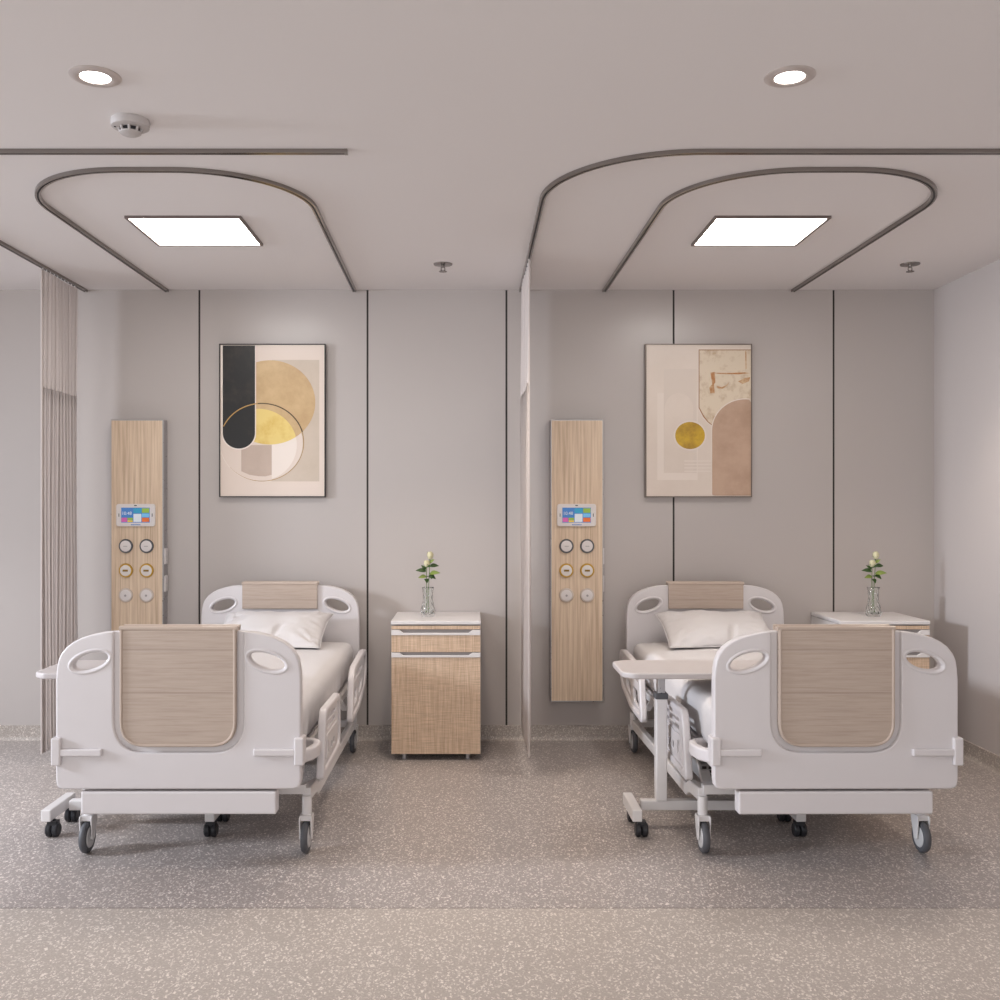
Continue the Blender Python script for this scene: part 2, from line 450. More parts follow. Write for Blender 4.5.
# ---------------------------------------------------------------- curtain tracks
def arc(cx, cy, r, a0, a1, n=20): return [(cx+r*math.cos(a0+(a1-a0)*i/n), cy+r*math.sin(a0+(a1-a0)*i/n)) for i in range(n+1)]
def track(label, pts2, ends=()):
    t = thing('curtain_track', label, 'curtain track', (pts2[0][0], pts2[0][1], H), group='curtain tracks')
    ox, oy = pts2[0]
    P = [(x-ox, y-oy, 0) for x, y in pts2]
    bm = bmesh.new()
    prof = [(-0.012, 0), (-0.012, -0.016), (-0.004, -0.016), (-0.004, -0.008), (0.004, -0.008), (0.004, -0.016), (0.012, -0.016), (0.012, 0)]
    sweep(bm, P, prof); obj('rail', bm, M_TRACK, t, smooth=True)
    bm = bmesh.new(); sweep(bm, P, [(-0.004, -0.008), (-0.004, -0.0125), (0.004, -0.0125), (0.004, -0.008)])
    obj('slot', bm, M_DARK, t)
    for e in ends:
        bm = bmesh.new(); box(bm, e[0]-ox-0.006, e[0]-ox+0.006, e[1]-oy-0.0125, e[1]-oy+0.0125, -0.017, 0); obj('end_cap', bm, M_TRACK, t)
    return t
XA, XB, YT, RT = -2.41, 0.313, 3.768, 0.58
track('aluminium curtain track in front of the left loop, ending free above the left bay',
      [(XA, YW-0.005)] + arc(XA+RT, YT+RT, RT, PI, 1.5*PI) + [(-0.475, YT)], ends=[(-0.475, YT)])
track('long curved aluminium curtain track running to the right edge, carrying the centre curtain',
      [(XB, YW-0.005)] + arc(XB+RT, YT+RT, RT, PI, 1.5*PI) + [(XR-0.005, YT)])
FL = {False: (0.4, 1.0), True: (-1.0, 1.2)}     # the long sides run very slightly out of parallel
def loop_track(x0, x1, label):
    r = 0.50; e = 0.022
    track(label, [(x0+(0 if x0 < 0 else 0), YW-0.005)] + arc(x0-e*FL[x0 > 0][0]+r, 3.97+r, r, PI, 1.5*PI) + arc(x1+e*FL[x0 > 0][1]-r, 3.97+r, r, 1.5*PI, 2*PI) + [(x1, YW-0.005)])
loop_track(-1.902, -0.729, 'U-shaped inner curtain track around the left ceiling panel light')
loop_track(0.833, 2.014, 'U-shaped inner curtain track around the right ceiling panel light')

# ---------------------------------------------------------------- curtains
def curtain(label, x, y0, y1, zb, folds, amp):
    t = thing('curtain', label, 'curtain', (x, y0, 0), group='privacy curtains')
    def sheet(za, zc, nz, extra=0):
        bm = bmesh.new(); n = folds*12; rows = []
        for k in range(nz+1):
            z = za+(zc-za)*k/nz; row = []
            for i in range(n+1):
                s = i/n; ph = 2*PI*folds*s
                a = amp*(0.75+0.3*math.sin(3.1*s*folds+1))*(1+0.12*math.sin(z*1.7+s*9))
                yy = (y1-y0)*s + 0.010*math.sin(2*ph)
                row.append(bm.verts.new((a*math.sin(ph)+0.004*math.sin(z*2.3+s*7), yy, z)))
            rows.append(row)
        for a, b in zip(rows, rows[1:]):
            for i in range(n): bm.faces.new((a[i], a[i+1], b[i+1], b[i]))
        if extra:
            bmesh.ops.solidify(bm, geom=bm.faces[:], thickness=extra)
        return bm
    obj('fabric_panel', sheet(zb, 2.135, 16, 0.002), M_CURT, t, smooth='all')
    obj('mesh_band', sheet(2.135, H-0.024, 8), M_MESH, t, smooth='all')
    # edge hem, and the gliders in the track
    bm = bmesh.new(); sweep(bm, [(0, 0, zb), (0, 0, H-0.024)], rectp(0.006, 0.02), up=Vector((0, 1, 0))); obj('hem', bm, M_CURT, t)
    for i in range(folds):
        yy = (y1-y0)*(i+0.25)/folds
        bm = bmesh.new(); cyl(bm, (0, yy, H-0.030), (0, yy, H-0.016), 0.003, n=8); obj('glider', bm, M_PAINT, t)
curtain('gathered beige privacy curtain with mesh top at the far left', XA, 5.56, 6.06, 0.075, 10, 0.0065)
curtain('beige privacy curtain seen edge-on between the two bed bays', XB, 5.34, 6.12, 0.11, 8, 0.009)

# ---------------------------------------------------------------- wall consoles (headwall service columns)
M_SCR = mat('screen_blue', srgb(60, 120, 190), 0.2, emit=0.12)
def em(n, c): return mat(n, c, 0.2, emit=0.12)
SCR = [M_SCR, em('tile_teal', srgb(40, 150, 190)), em('tile_green', srgb(140, 175, 60)), em('tile_orange', srgb(215, 105, 35)),
       em('tile_pink', srgb(200, 90, 160)), em('tile_white', srgb(215, 222, 228)), em('tile_sky', srgb(110, 180, 225)), em('tile_yellow', srgb(225, 190, 60))]
M_GOLD = mat('gold_ring', srgb(190, 150, 60), 0.3, metal=0.5)
M_GREYRING = mat('dark_ring', srgb(92, 92, 96), 0.35, metal=0.4)
mat('gold_slot', srgb(140, 110, 40), 0.4); M_HUB2 = mat('slot_grey', srgb(165, 160, 160), 0.4)
M_OUT = mat('outlet_white', srgb(220, 214, 212), 0.4)
M_OUT2 = mat('outlet_pale', srgb(205, 192, 182), 0.4)
def make_console():
    t = thing('bedhead_console', '', 'wall console', (0, YW, 0))
    hw, D, z0, z1 = 0.163, 0.085, 0.255, 2.0
    obj('housing', sbox(-hw, hw, -D+0.004, 0, z0, z1), M_ALU, t, bevel=0.003)
    obj('wood_front', sbox(-hw+0.006, hw-0.006, -D, -D+0.006, z0+0.008, z1-0.006), M_CWOOD, t)
    # control tablet
    bm = bmesh.new(); add_plate(bm, [rpoly(rectp(0.240, 0.138), 0.018)], 0.014, 0.003, T(-0.004, -D-0.006, 1.410) @ XZ)
    tb = obj('control_tablet', bm, M_OUT, t, smooth=True)
    tb['label'] = 'white control tablet with coloured tiles on its screen'
    bm = bmesh.new(); yb = -D-0.0135
    def q(x0, x1, z0_, z1_, mi, y=yb): box(bm, x0-0.004, x1-0.004, y-0.0006, -D-0.012, 1.41+z0_, 1.41+z1_, mi)
    q(-0.088, 0.088, -0.046, 0.046, 0)
    y2 = yb-0.0008
    q(-0.012, 0.036, 0.012, 0.042, 1, y2); q(0.040, 0.085, 0.014, 0.042, 2, y2); q(0.040, 0.085, -0.012, 0.010, 6, y2)
    q(0.040, 0.085, -0.042, -0.016, 3, y2); q(-0.012, 0.036, -0.042, 0.008, 5, y2)
    q(-0.086, -0.052, -0.042, -0.016, 4, y2); q(-0.049, -0.016, -0.030, -0.016, 2, y2); q(-0.049, -0.016, -0.043, -0.032, 7, y2)
    obj('screen', bm, SCR, tb)
    cu = bpy.data.curves.new('clock', 'FONT'); cu.body = '10:48'; cu.size = 0.028; cu.extrude = 0.0004
    to = bpy.data.objects.new('clock', cu); C.objects.link(to)
    dg = bpy.context.evaluated_depsgraph_get(); me = bpy.data.meshes.new_from_object(to.evaluated_get(dg))
    bpy.data.objects.remove(to)
    me.transform(T(-0.088, yb-0.002, 1.412) @ XZ); me.materials.append(SCR[5])
    link('clock_digits', me, tb)
    obj('camera_lens', sbox(-0.012, 0.004, -D-0.0145, -D-0.012, 1.466, 1.472), M_BLACK, tb)
    for xk in (-0.108, 0.097): obj('key', sbox(xk, xk+0.004, -D-0.0145, -D-0.012, 1.40, 1.42), M_BLACK, tb)
    bm = bmesh.new()
    for i in range(8): box(bm, -0.032+i*0.0075, -0.0265+i*0.0075, -D-0.0142, -D-0.012, 1.348, 1.3535)
    obj('maker_mark', bm, M_SCR, tb)
    # six round outlets
    rows = [(1.219, M_GREYRING, 'dark-rimmed round outlet'), (1.068, M_GOLD, 'gold-rimmed round outlet'), (0.916, M_OUT2, 'pale round outlet')]
    for z, m, lab in rows:
        for x in (-0.066, 0.062):
            bm = bmesh.new(); lathe(bm, [(0.0, -D+0.002), (0.042, -D+0.002), (0.044, -D-0.006), (0.040, -D-0.012), (0.034, -D-0.012), (0.034, -D-0.007), (0, -D-0.007)], c=(x, 0, z), n=32, axis='Y')
            o = obj('outlet', bm, m, t, smooth=True); o['label'] = lab
            bm = bmesh.new(); lathe(bm, [(0.034, -D-0.006), (0.034, -D-0.013), (0.030, -D-0.0155), (0.0, -D-0.0155)], c=(x, 0, z), n=32, axis='Y')
            f = obj('outlet_face', bm, M_OUT, o, smooth=True)
            bm = bmesh.new()
            if m is M_GOLD: box(bm, x-0.016, x+0.016, -D-0.018, -D-0.014, z-0.006, z+0.006)
            elif m is M_OUT2:
                cyl(bm, (x, -D-0.014, z-0.002), (x, -D-0.018, z-0.002), 0.007, n=10)
            else:
                box(bm, x-0.012, x+0.012, -D-0.018, -D-0.014, z-0.003, z+0.001)
            obj('outlet_slot', bm, MATS['gold_slot'] if m is M_GOLD else M_HUB2, o)
    for z in (1.155, 0.985):
        bm = bmesh.new(); box(bm, hw-0.001, hw+0.008, -0.068, -0.018, z-0.05, z+0.05)
        s = obj('side_socket', bm, M_OUT, t, bevel=0.003)
        for dz in (-0.028, 0.0, 0.028): obj('socket_slot', sbox(hw+0.007, hw+0.0088, -0.050, -0.035, z+dz-0.002, z+dz+0.002), M_HUB, s)
    return t
c1 = make_console(); c1.location = (-2.064, YW, 0)
c1['label'] = 'tall wood-fronted wall console rising behind the left bed beside the gathered curtain'; c1['group'] = 'wall consoles'
c2 = copy_tree(c1); c2.location = (0.655, YW, 0)
c2['label'] = 'tall wood-fronted wall console hanging clear of the floor right of the centre curtain'

# ---------------------------------------------------------------- framed prints
def printmat(name, col, col2=None, sc=6, lo=0.4, hi=0.7, rough=0.35):
    m, nt, b = newmat(name); L = nt.links.new
    tc = nt.nodes.new('ShaderNodeTexCoord'); n = nt.nodes.new('ShaderNodeTexNoise')
    n.inputs['Scale'].default_value = sc; n.inputs['Detail'].default_value = 8; n.inputs['Roughness'].default_value = 0.65
    L(tc.outputs['Object'], n.inputs['Vector'])
    r = ramp(nt, [(lo, col), (hi, col2 or col)]); L(n.outputs['Fac'], r.inputs[0]); L(r.outputs[0], b.inputs['Base Color'])
    b.inputs['Roughness'].default_value = rough
    MATS[name] = m
    return m
def star(cx, cy, inside, rmax=900, n=96):
    """outline of a region star-shaped about (cx, cy), found by bisection"""
    out = []
    for i in range(n):
        a = 2*PI*i/n; lo, hi = 0, rmax
        for _ in range(26):
            m = (lo+hi)/2
            if inside(cx+m*math.cos(a), cy+m*math.sin(a)): lo = m
            else: hi = m
        out.append((cx+lo*math.cos(a), cy+lo*math.sin(a)))
    return out
K = 0.18/159.6
KP = K*0.991
def artwork(label, cx, zc, W, Hh, layers, mats, framecol, u0, v0):
    t = thing('framed_print', label, 'framed picture', (cx, YW, zc-0.006), group='framed abstract prints')
    W *= 0.990; Hh *= 1.0; bm = bmesh.new(); f = 0.006
    for b in ((-W/2-f, W/2+f, Hh/2, Hh/2+f), (-W/2-f, W/2+f, -Hh/2-f, -Hh/2), (-W/2-f, -W/2, -Hh/2, Hh/2), (W/2, W/2+f, -Hh/2, Hh/2)):
        box(bm, b[0], b[1], -0.034, 0, b[2], b[3])
    obj('frame', bm, framecol, t)
    bm = bmesh.new(); box(bm, -W/2, W/2, -0.026, 0, -Hh/2, Hh/2, 0)
    for k, (pts, mi) in enumerate(layers):
        y = -0.0262-0.0002*k
        vs = [bm.verts.new(((min(max(p[0], u0[0]), u0[1])-sum(u0)/2)*KP, y, (sum(v0)/2-min(max(p[1], v0[0]), v0[1]))*KP)) for p in pts]
        try:
            fc = bm.faces.new(vs); fc.material_index = mi
        except Exception: pass
    me = bpy.data.meshes.new('print')
    bm.to_mesh(me); bm.free()
    for m in mats: me.materials.append(m)
    link('print', me, t)
def R4(x0, y0, x1, y1): return [(x0, y0), (x1, y0), (x1, y1), (x0, y1)]
def ringseg(cx, cy, rx, ry, wd, a0, a1, n=60):
    A = [(cx+rx*math.cos(a0+(a1-a0)*i/n), cy+ry*math.sin(a0+(a1-a0)*i/n)) for i in range(n+1)]
    B = [(cx+(rx-wd)*math.cos(a0+(a1-a0)*i/n), cy+(ry-wd)*math.sin(a0+(a1-a0)*i/n)) for i in range(n+1)]
    return A + B[::-1]
big = lambda x, y: ((x-395)/253)**2+((y-402)/235)**2 < 1
inn = lambda x, y: ((x-330)/215)**2+((y-640)/202)**2 < 1
P = [printmat('print_ground', srgb(222, 206, 194)), printmat('print_beige', srgb(204, 188, 172), srgb(194, 178, 160), 3),
     printmat('print_tan', srgb(206, 176, 132), srgb(180, 146, 104), 4), printmat('print_black', srgb(17, 14, 12), srgb(58, 46, 37), 7, 0.5, 0.85),
     printmat('print_yellow', srgb(226, 200, 122), srgb(206, 166, 72), 5, 0.5, 0.72), printmat('print_gold_line', srgb(176, 138, 78)),
     printmat('print_dark_line', srgb(84, 66, 44)), printmat('print_pale', srgb(232, 220, 210)), printmat('print_rose_grey', srgb(194, 174, 160), srgb(184, 164, 150), 4)]
lay = [(R4(405, 165, 670, 843), 1),
       (star(350, 640, lambda x, y: ((x-350)/228)**2+((y-630)/208)**2 < 1), 0),
       (star(470, 700, lambda x, y: inn(x, y) and x > 405, 900), 7),
       ([(x, y) for x, y in R4(235, 640, 405, 800)][:2]+[(405, 806), (370, 815), (330, 814), (280, 806), (235, 786)], 8),
       (star(480, 402, lambda x, y: big(x, y) and x > 305), 2),
       (star(400, 545, lambda x, y: big(x, y) and inn(x, y) and x > 300), 4),
       (ringseg(350, 625, 235, 218, 3, 0.15, PI-0.7), 5), (ringseg(350, 625, 235, 218, 3, 0.7, 1.30), 5),
       (ringseg(350, 625, 235, 218, 4, -0.3, 0.15), 5),
       (ringseg(355, 625, 240, 222, 3, 1.4, PI+0.3), 7),
       (R4(119, 85, 130, 320), 7),
       ([(126, 85), (318, 85), (318, 575)] + [(222+96*math.cos(a*PI/24), 575+92*math.sin(a*PI/24)) for a in range(1, 24)] + [(126, 575)], 7),
       ([(132, 85), (312, 85), (312, 572)] + [(222+90*math.cos(a*PI/24), 572+88*math.sin(a*PI/24)) for a in range(1, 24)] + [(132, 572)], 3),
       (ringseg(350, 625, 237, 220, 6, -PI+0.42, -PI/2-0.1), 5), (ringseg(350, 625, 237, 220, 6, -PI/2-0.1, -0.27), 6)]
M_FR1 = mat('black_picture_frame', srgb(34, 29, 28), 0.35)
M_FR2 = mat('bronze_picture_frame', srgb(120, 108, 100), 0.35, metal=0.4)
artwork('framed abstract print with a black bar and large tan circle above the left bed', -1.238, 2.005, 582*K, 837*K, lay, P, M_FR1, (118, 700), (85, 922))
P2 = [printmat('print_ground_right', srgb(220, 206, 194), srgb(212, 197, 184), 2), printmat('print_stained', srgb(216, 200, 178), srgb(176, 146, 112), 13, 0.5, 0.75),
      printmat('print_brown_line', srgb(160, 116, 82)), printmat('print_arch_tan', srgb(190, 160, 138), srgb(172, 142, 120), 5),
      printmat('print_pale_right', srgb(224, 211, 200)), printmat('print_gold_disc', srgb(198, 160, 40), srgb(140, 102, 26), 9, 0.42, 0.7),
      printmat('print_faint', srgb(214, 200, 188)), printmat('print_rust', srgb(176, 120, 70), srgb(206, 176, 140), 16, 0.42, 0.6)]
def shield(d): return [(380+d, 107+d), (672, 107+d), (672, 530), (455, 532-d), (430+d*.6, 512-d), (405+d, 482-d), (380+d, 432-d*.3)]
lay2 = [(R4(150, 350, 375, 835), 4), (R4(186, 215, 370, 795), 6), (R4(160, 372, 186, 830), 4),
        (star(270, 600, lambda x, y: 190 < x < 350 and y < 795 and (y > 440 or ((x-270)/80)**2+((y-440)/90)**2 < 1)), 0),
        (shield(-4), 4), (shield(0), 2), (shield(5), 1),
        ([(446, 236), (470, 232), (474, 290), (466, 300), (470, 350), (445, 352), (440, 320), (456, 300)], 7),
        ([(446, 236), (560, 238), (640, 234), (668, 240), (600, 246), (500, 244)], 7),
        ([(480, 310), (510, 318), (545, 300), (552, 288), (540, 308), (515, 326), (486, 324)], 7),
        ([(600, 285), (640, 265), (668, 262), (660, 285), (625, 300)], 7), ([(640, 115), (646, 115), (648, 215), (641, 215)], 7),
        (star(600, 700, lambda x, y: x > 450 and x < 680 and y < 930 and (y > 560 or ((x-640)/190)**2+((y-560)/180)**2 < 1)), 4),
        (star(600, 700, lambda x, y: x > 455 and x < 680 and y < 930 and (y > 560 or ((x-640)/185)**2+((y-560)/175)**2 < 1)), 3),
        (ell(332, 587, 91, 84), 4), (ell(332, 587, 83, 76), 5)] + [(R4(300, y, 452, y+7), 4) for y in (726, 745, 764, 783)]
artwork('framed abstract print with a small gold disc and tan arch above the right bed', 1.419, 2.005, 584*K, 837*K, lay2, P2, M_FR2, (88, 672), (85, 922))

# ---------------------------------------------------------------- hospital bed
def caster_big(parent, x, y, flip=1):
    bm = bmesh.new()
    cyl(bm, (x, y+0.02, 0.145), (x, y+0.02, 0.235), 0.021, n=20)
    for s in (-1, 1):
        me = plate_mesh([rpoly([(-0.024, 0.148), (-0.012, 0.055), (0.014, 0.055), (0.045, 0.140), (0.040, 0.158), (-0.018, 0.158)], 0.012)], 0.006, 0.002)
        me.transform(T(x+s*0.024, y, 0) @ YZ); bm.from_mesh(me); bpy.data.meshes.remove(me)
    box(bm, x-0.026, x+0.026, y-0.014, y+0.036, 0.136, 0.158)
    o = obj('caster', bm, M_PAINT, parent, smooth=True)
    bm = bmesh.new()
    lathe(bm, [(0.044, -0.013), (0.060, -0.0145), (0.066, -0.008), (0.067, 0), (0.066, 0.008), (0.060, 0.0145), (0.044, 0.013)], c=(x, y, 0.067), n=36, axis='X')
    obj('tyre', bm, M_TYRE, o, smooth=True)
    bm = bmesh.new()
    lathe(bm, [(0.010, -0.021), (0.012, -0.017), (0.042, -0.0165), (0.046, -0.012), (0.046, 0.012), (0.042, 0.0165), (0.012, 0.017), (0.010, 0.021)], c=(x, y, 0.067), n=30, axis='X')
    obj('hub', bm, M_HUB, o, smooth=True)

def half_outline(hw):
    return [(0.24, 0.958), (0.30, 0.954), (0.35, 0.944), (0.39, 0.932), (0.425, 0.915), (0.452, 0.895), (0.474, 0.868), (0.486, 0.840), (0.492, 0.805), (0.495, 0.76),
            (0.495, 0.36), (0.492, 0.335), (0.483, 0.324), (0.465, 0.319)]
def board(parent, name, y, flip):
    """end board; outer face towards -y when flip=1"""
    ho = half_outline(0.495)
    hole = ell(0.357, 0.836, 0.074, 0.031, math.radians(-17))
    holeL = ell(-0.357, 0.836, 0.074, 0.031, math.radians(17))
    full = ho + [(-a, b) for a, b in ho[::-1]]
    hw, zb = 0.263, 0.468
    cut = rpoly([(-hw, 1.0), (-hw, zb), (hw, zb), (hw, 1.0)], [0, 0.13, 0.13, 0], 10)
    r_in = [(p[0], p[1]) for p in cut]
    front = [(-a, b) for a, b in ho if a > hw] + [(-hw, 0.956)] + [p for p in r_in if p[1] < 0.955] + [(hw, 0.956)] + [p for p in ho if p[0] > hw]
    # order: start bottom-left going up the left side, in along the U, up, then down the right side
    left = [(-a, b) for a, b in ho if a > hw][::-1]       # bottom-left -> top-left
    front = left + [(-hw, 0.956)] + [p for p in r_in if p[1] < 0.955] + [(hw, 0.956)] + [p for p in ho if p[0] > hw]
    bm = bmesh.new()
    mt = T(0, y, 0) @ (Matrix.Rotation(PI, 4, 'Z') if flip < 0 else Matrix.Identity(4))
    mt = mt @ (T(0, 0, 0.029) @ Matrix.Diagonal((0.98, 1, 0.98, 1)) if flip > 0 else T(0, 0, 0.025) @ Matrix.Diagonal((0.972, 1, 1, 1)))
    add_plate(bm, [full, hole, holeL], 0.030, 0.006, mt @ T(0, 0.006, 0) @ XZ)
    add_plate(bm, [front, hole, holeL], 0.024, 0.008, mt @ T(0, -0.014, 0) @ XZ)
    # rims around the hand holes, both faces
    for sx in (-1, 1):
        for yy in (-0.022, 0.018):
            ring = ell(sx*0.357, 0.836, 0.086, 0.042, math.radians(-17*sx), 40)
            n0 = len(bm.verts); sweep(bm, [(a, yy, b) for a, b in ring], circ(0.008, 8), up=Vector((0, 1, 0)), closed=True)
            bm.verts.ensure_lookup_table()
            for v in bm.verts[n0:]: v.co = mt @ v.co
    bd = obj(name, bm, M_WHITE, parent, smooth=True)
    # wood panel: long leaf outside, short leaf inside, joined by a roll over the top edge
    pw = 0.235
    bm = bmesh.new()
    outl = rpoly([(-pw, 0.962), (-pw, 0.492), (pw, 0.492), (pw, 0.962)], [0, 0.10, 0.10, 0], 10)
    add_plate(bm, [outl], 0.022, 0.006, T(0, -0.020, 0) @ XZ)
    add_plate(bm, [[(-pw, 0.965), (-pw, 0.815), (pw, 0.815), (pw, 0.965)]], 0.016, 0.004, T(0, 0.030, 0) @ XZ)
    box(bm, -pw, pw, -0.03, 0.037, 0.955, 0.972)
    for v in bm.verts: v.co = mt @ v.co
    wp = obj('wood_panel', bm, M_BWOOD, bd, smooth=True)
    bm = bmesh.new()
    pts = [(-a, -0.031, b) for a, b in rpoly([(-pw+0.006, 0.966), (-pw+0.006, 0.498), (pw-0.006, 0.498), (pw-0.006, 0.966)], [0, 0.096, 0.096, 0], 10)]
    sweep(bm, pts, circ(0.006, 8), up=Vector((0, 1, 0)))
    cyl(bm, (-pw-0.003, -0.022, 0.969), (pw+0.003, -0.022, 0.969), 0.011, n=16)
    cyl(bm, (-pw-0.002, 0.030, 0.969), (pw+0.002, 0.030, 0.969), 0.011, n=16)
    for v in bm.verts: v.co = mt @ v.co
    obj('panel_edging', bm, M_TRIM, bd, smooth=True)
    for sx in (-1, 1):
        bm = bmesh.new()
        def bx(x0, x1, y0, y1, z0, z1):
            a, b = sorted((sx*x0, sx*x1)); box(bm, a, b, y0, y1, z0, z1)
        bx(0.470, 0.508, -0.044, 0.030, 0.418, 0.530)
        bx(0.305, 0.475, -0.042, -0.022, 0.455, 0.485)
        for v in bm.verts: v.co = mt @ v.co
        obj('corner_bumper', bm, M_WHITE, bd, bevel=0.006)

def side_rail(parent, sx, kind):
    bm = bmesh.new(); X = 0.517*sx
    mt = T(X, 0, 0) @ YZ
    if kind == 'foot':
        out = rpoly([(0.215, 0.295), (0.76, 0.300), (0.79, 0.36), (0.77, 0.572), (0.315, 0.585), (0.285, 0.54)], 0.035)
        inr = rpoly([(0.265, 0.33), (0.73, 0.335), (0.755, 0.37), (0.738, 0.540), (0.335, 0.552), (0.322, 0.52)], 0.035)
        slots = [rpoly([(0.39, 0.512), (0.66, 0.506), (0.66, 0.522), (0.39, 0.528)], 0.006), rpoly([(0.39, 0.476), (0.66, 0.470), (0.66, 0.488), (0.39, 0.494)], 0.006),
                 rpoly([(0.385, 0.372), (0.41, 0.372), (0.40, 0.43), (0.375, 0.43)], 0.008),
                 rpoly([(0.47, 0.374), (0.51, 0.374), (0.51, 0.404), (0.47, 0.404)], 0.008), rpoly([(0.55, 0.374), (0.59, 0.374), (0.59, 0.404), (0.55, 0.404)], 0.008)]
    else:
        out = rpoly([(1.26, 0.310), (1.62, 0.318), (1.93, 0.385), (2.02, 0.47), (2.01, 0.60), (1.88, 0.615), (1.40, 0.592), (1.335, 0.55)], 0.04)
        inr = rpoly([(1.31, 0.345), (1.60, 0.350), (1.90, 0.412), (1.975, 0.485), (1.965, 0.565), (1.87, 0.578), (1.42, 0.556), (1.375, 0.53)], 0.04)
        slots = [rpoly([(1.42, 0.50), (1.82, 0.518), (1.82, 0.540), (1.42, 0.522)], 0.01),
                 rpoly([(1.38, 0.37), (1.55, 0.378), (1.58, 0.455), (1.44, 0.455)], 0.02), rpoly([(1.64, 0.388), (1.80, 0.415), (1.83, 0.47), (1.66, 0.458)], 0.02)]
    add_plate(bm, [out, inr], 0.034, 0.009, mt)
    rl = obj('side_rail', bm, M_WHITE, parent, smooth=True)
    # inset panel, a little behind the frame
    bm = bmesh.new()
    add_plate(bm, [[(a, b) for a, b in inr]] + slots, 0.016, 0.003, mt)
    if kind == 'foot':
        add_plate(bm, [rpoly([(0.35, 0.35), (0.70, 0.352), (0.705, 0.455), (0.36, 0.46)], 0.02), slots[2], slots[3], slots[4]], 0.026, 0.003, mt)
    obj('rail_panel', bm, M_WHITE, rl)
    bm = bmesh.new()
    ys = (0.42, 0.64) if kind == 'foot' else (1.42, 1.72)
    for yy in ys:
        sweep(bm, [(0.507*sx, yy, 0.38), (0.495*sx, yy, 0.36), (0.47*sx, yy, 0.36), (0.44*sx, yy, 0.405)], rectp(0.03, 0.02), up=Vector((0, 1, 0)))
    obj('rail_arm', bm, M_PAINT, rl)

def make_bed():
    t = thing('hospital_bed', '', 'bed', (0, 0, 0))
    board(t, 'footboard', -0.040, 1)
    board(t, 'headboard', 2.075, -1)
    # cover over the foot end of the chassis
    bm = bmesh.new()
    box(bm, -0.387, 0.387, -0.063, 0.0, 0.241, 0.333)
    obj('foot_cover', bm, M_WHITE, t, bevel=0.008)
    # mattress platform: side tubes, slats, curved corner brackets
    bm = bmesh.new()
    for s in (-1, 1):
        box(bm, s*0.435-0.02, s*0.435+0.02, 0.10, 2.02, 0.385, 0.425)
    for y in (0.11, 0.62, 1.15, 1.70, 1.99): box(bm, -0.42, 0.42, y-0.02, y+0.02, 0.388, 0.422)
    obj('platform_frame', bm, M_PAINT, t, bevel=0.004)
    bm = bmesh.new()
    for k in range(4): box(bm, -0.44, 0.44, 0.10+k*0.482, 0.10+k*0.482+0.465, 0.425, 0.440)
    obj('platform_deck', bm, M_WHITE, t, bevel=0.003)
    for s in (-1, 1):
        bm = bmesh.new()
        sweep(bm, [(s*0.480, -0.025, 0.462), (s*0.505, 0.07, 0.452), (s*0.512, 0.16, 0.446), (s*0.505, 0.215, 0.445), (s*0.485, 0.25, 0.443), (s*0.44, 0.265, 0.443)], rpoly(rectp(0.032, 0.055), 0.012, 3))
        obj('corner_bracket', bm, M_WHITE, t, smooth=True)
    # chassis
    bm = bmesh.new()
    for s in (-1, 1):
        P_ = [(s*0.462, 0.22, 0.240), (s*0.462, 0.40, 0.225), (s*0.455, 0.50, 0.185), (s*0.455, 1.90, 0.165), (s*0.455, 1.93, 0.165)]
        sweep(bm, P_, rpoly(rectp(0.035, 0.055), 0.006, 2))
    for y, z in ((0.23, 0.262), (1.90, 0.175)): box(bm, -0.46, 0.46, y-0.02, y+0.02, z-0.02, z+0.02)
    box(bm, -0.46, 0.46, 0.53, 0.56, 0.16, 0.20); box(bm, -0.46, 0.46, 1.45, 1.48, 0.15, 0.19)
    obj('chassis', bm, M_PAINT, t, bevel=0.003)
    # lifting arms between chassis and platform
    for y0, y1 in ((0.55, 0.80), (1.46, 1.70)):
        for s in (-1, 1):
            bm = bmesh.new(); sweep(bm, [(s*0.36, y0, 0.18), (s*0.36, y1, 0.40)], rectp(0.03, 0.045), up=Vector((1, 0, 0)))
            obj('lift_arm', bm, M_PAINT, t, bevel=0.003)
    bm = bmesh.new(); box(bm, -0.38, -0.20, 0.60, 0.86, 0.195, 0.275)
    a = obj('control_box', bm, mat('grey_box', srgb(150, 148, 148), 0.4), t, bevel=0.006)
    bm = bmesh.new()
    for k in range(2):
        for j in range(3): box(bm, -0.372+k*0.03, -0.352+k*0.03, 0.597, 0.601, 0.212+j*0.018, 0.224+j*0.018)
    obj('plug_socket', bm, M_DARK, a)
    bm = bmesh.new(); cyl(bm, (-0.05, 0.60, 0.22), (-0.05, 1.20, 0.36), 0.025, n=16); cyl(bm, (0.12, 1.46, 0.20), (0.12, 0.95, 0.36), 0.025, n=16)
    obj('actuator', bm, MATS['grey_box'], t, smooth=True)
    for x in (-0.462, 0.462):
        for y in (0.20, 1.91): caster_big(t, x, y)
    for s in (-1, 1):
        side_rail(t, s, 'foot'); side_rail(t, s, 'head')
    return t
bed = make_bed()
YB = 3.985
BEDS = [(-1.159, math.radians(0.15), 'left'), (1.446, math.radians(0.45), 'right')]
bed.location = (BEDS[0][0], YB, 0); bed.rotation_euler.z = BEDS[0][1]
bed2 = copy_tree(bed); bed2.location = (BEDS[1][0], YB, 0); bed2.rotation_euler.z = BEDS[1][1]
for b, l in ((bed, 'white hospital bed with wood-faced end boards standing between the gathered curtain and the centre curtain'),
             (bed2, 'white hospital bed with wood-faced end boards standing beside the right wall')):
    b['label'] = l; b['group'] = 'hospital beds'

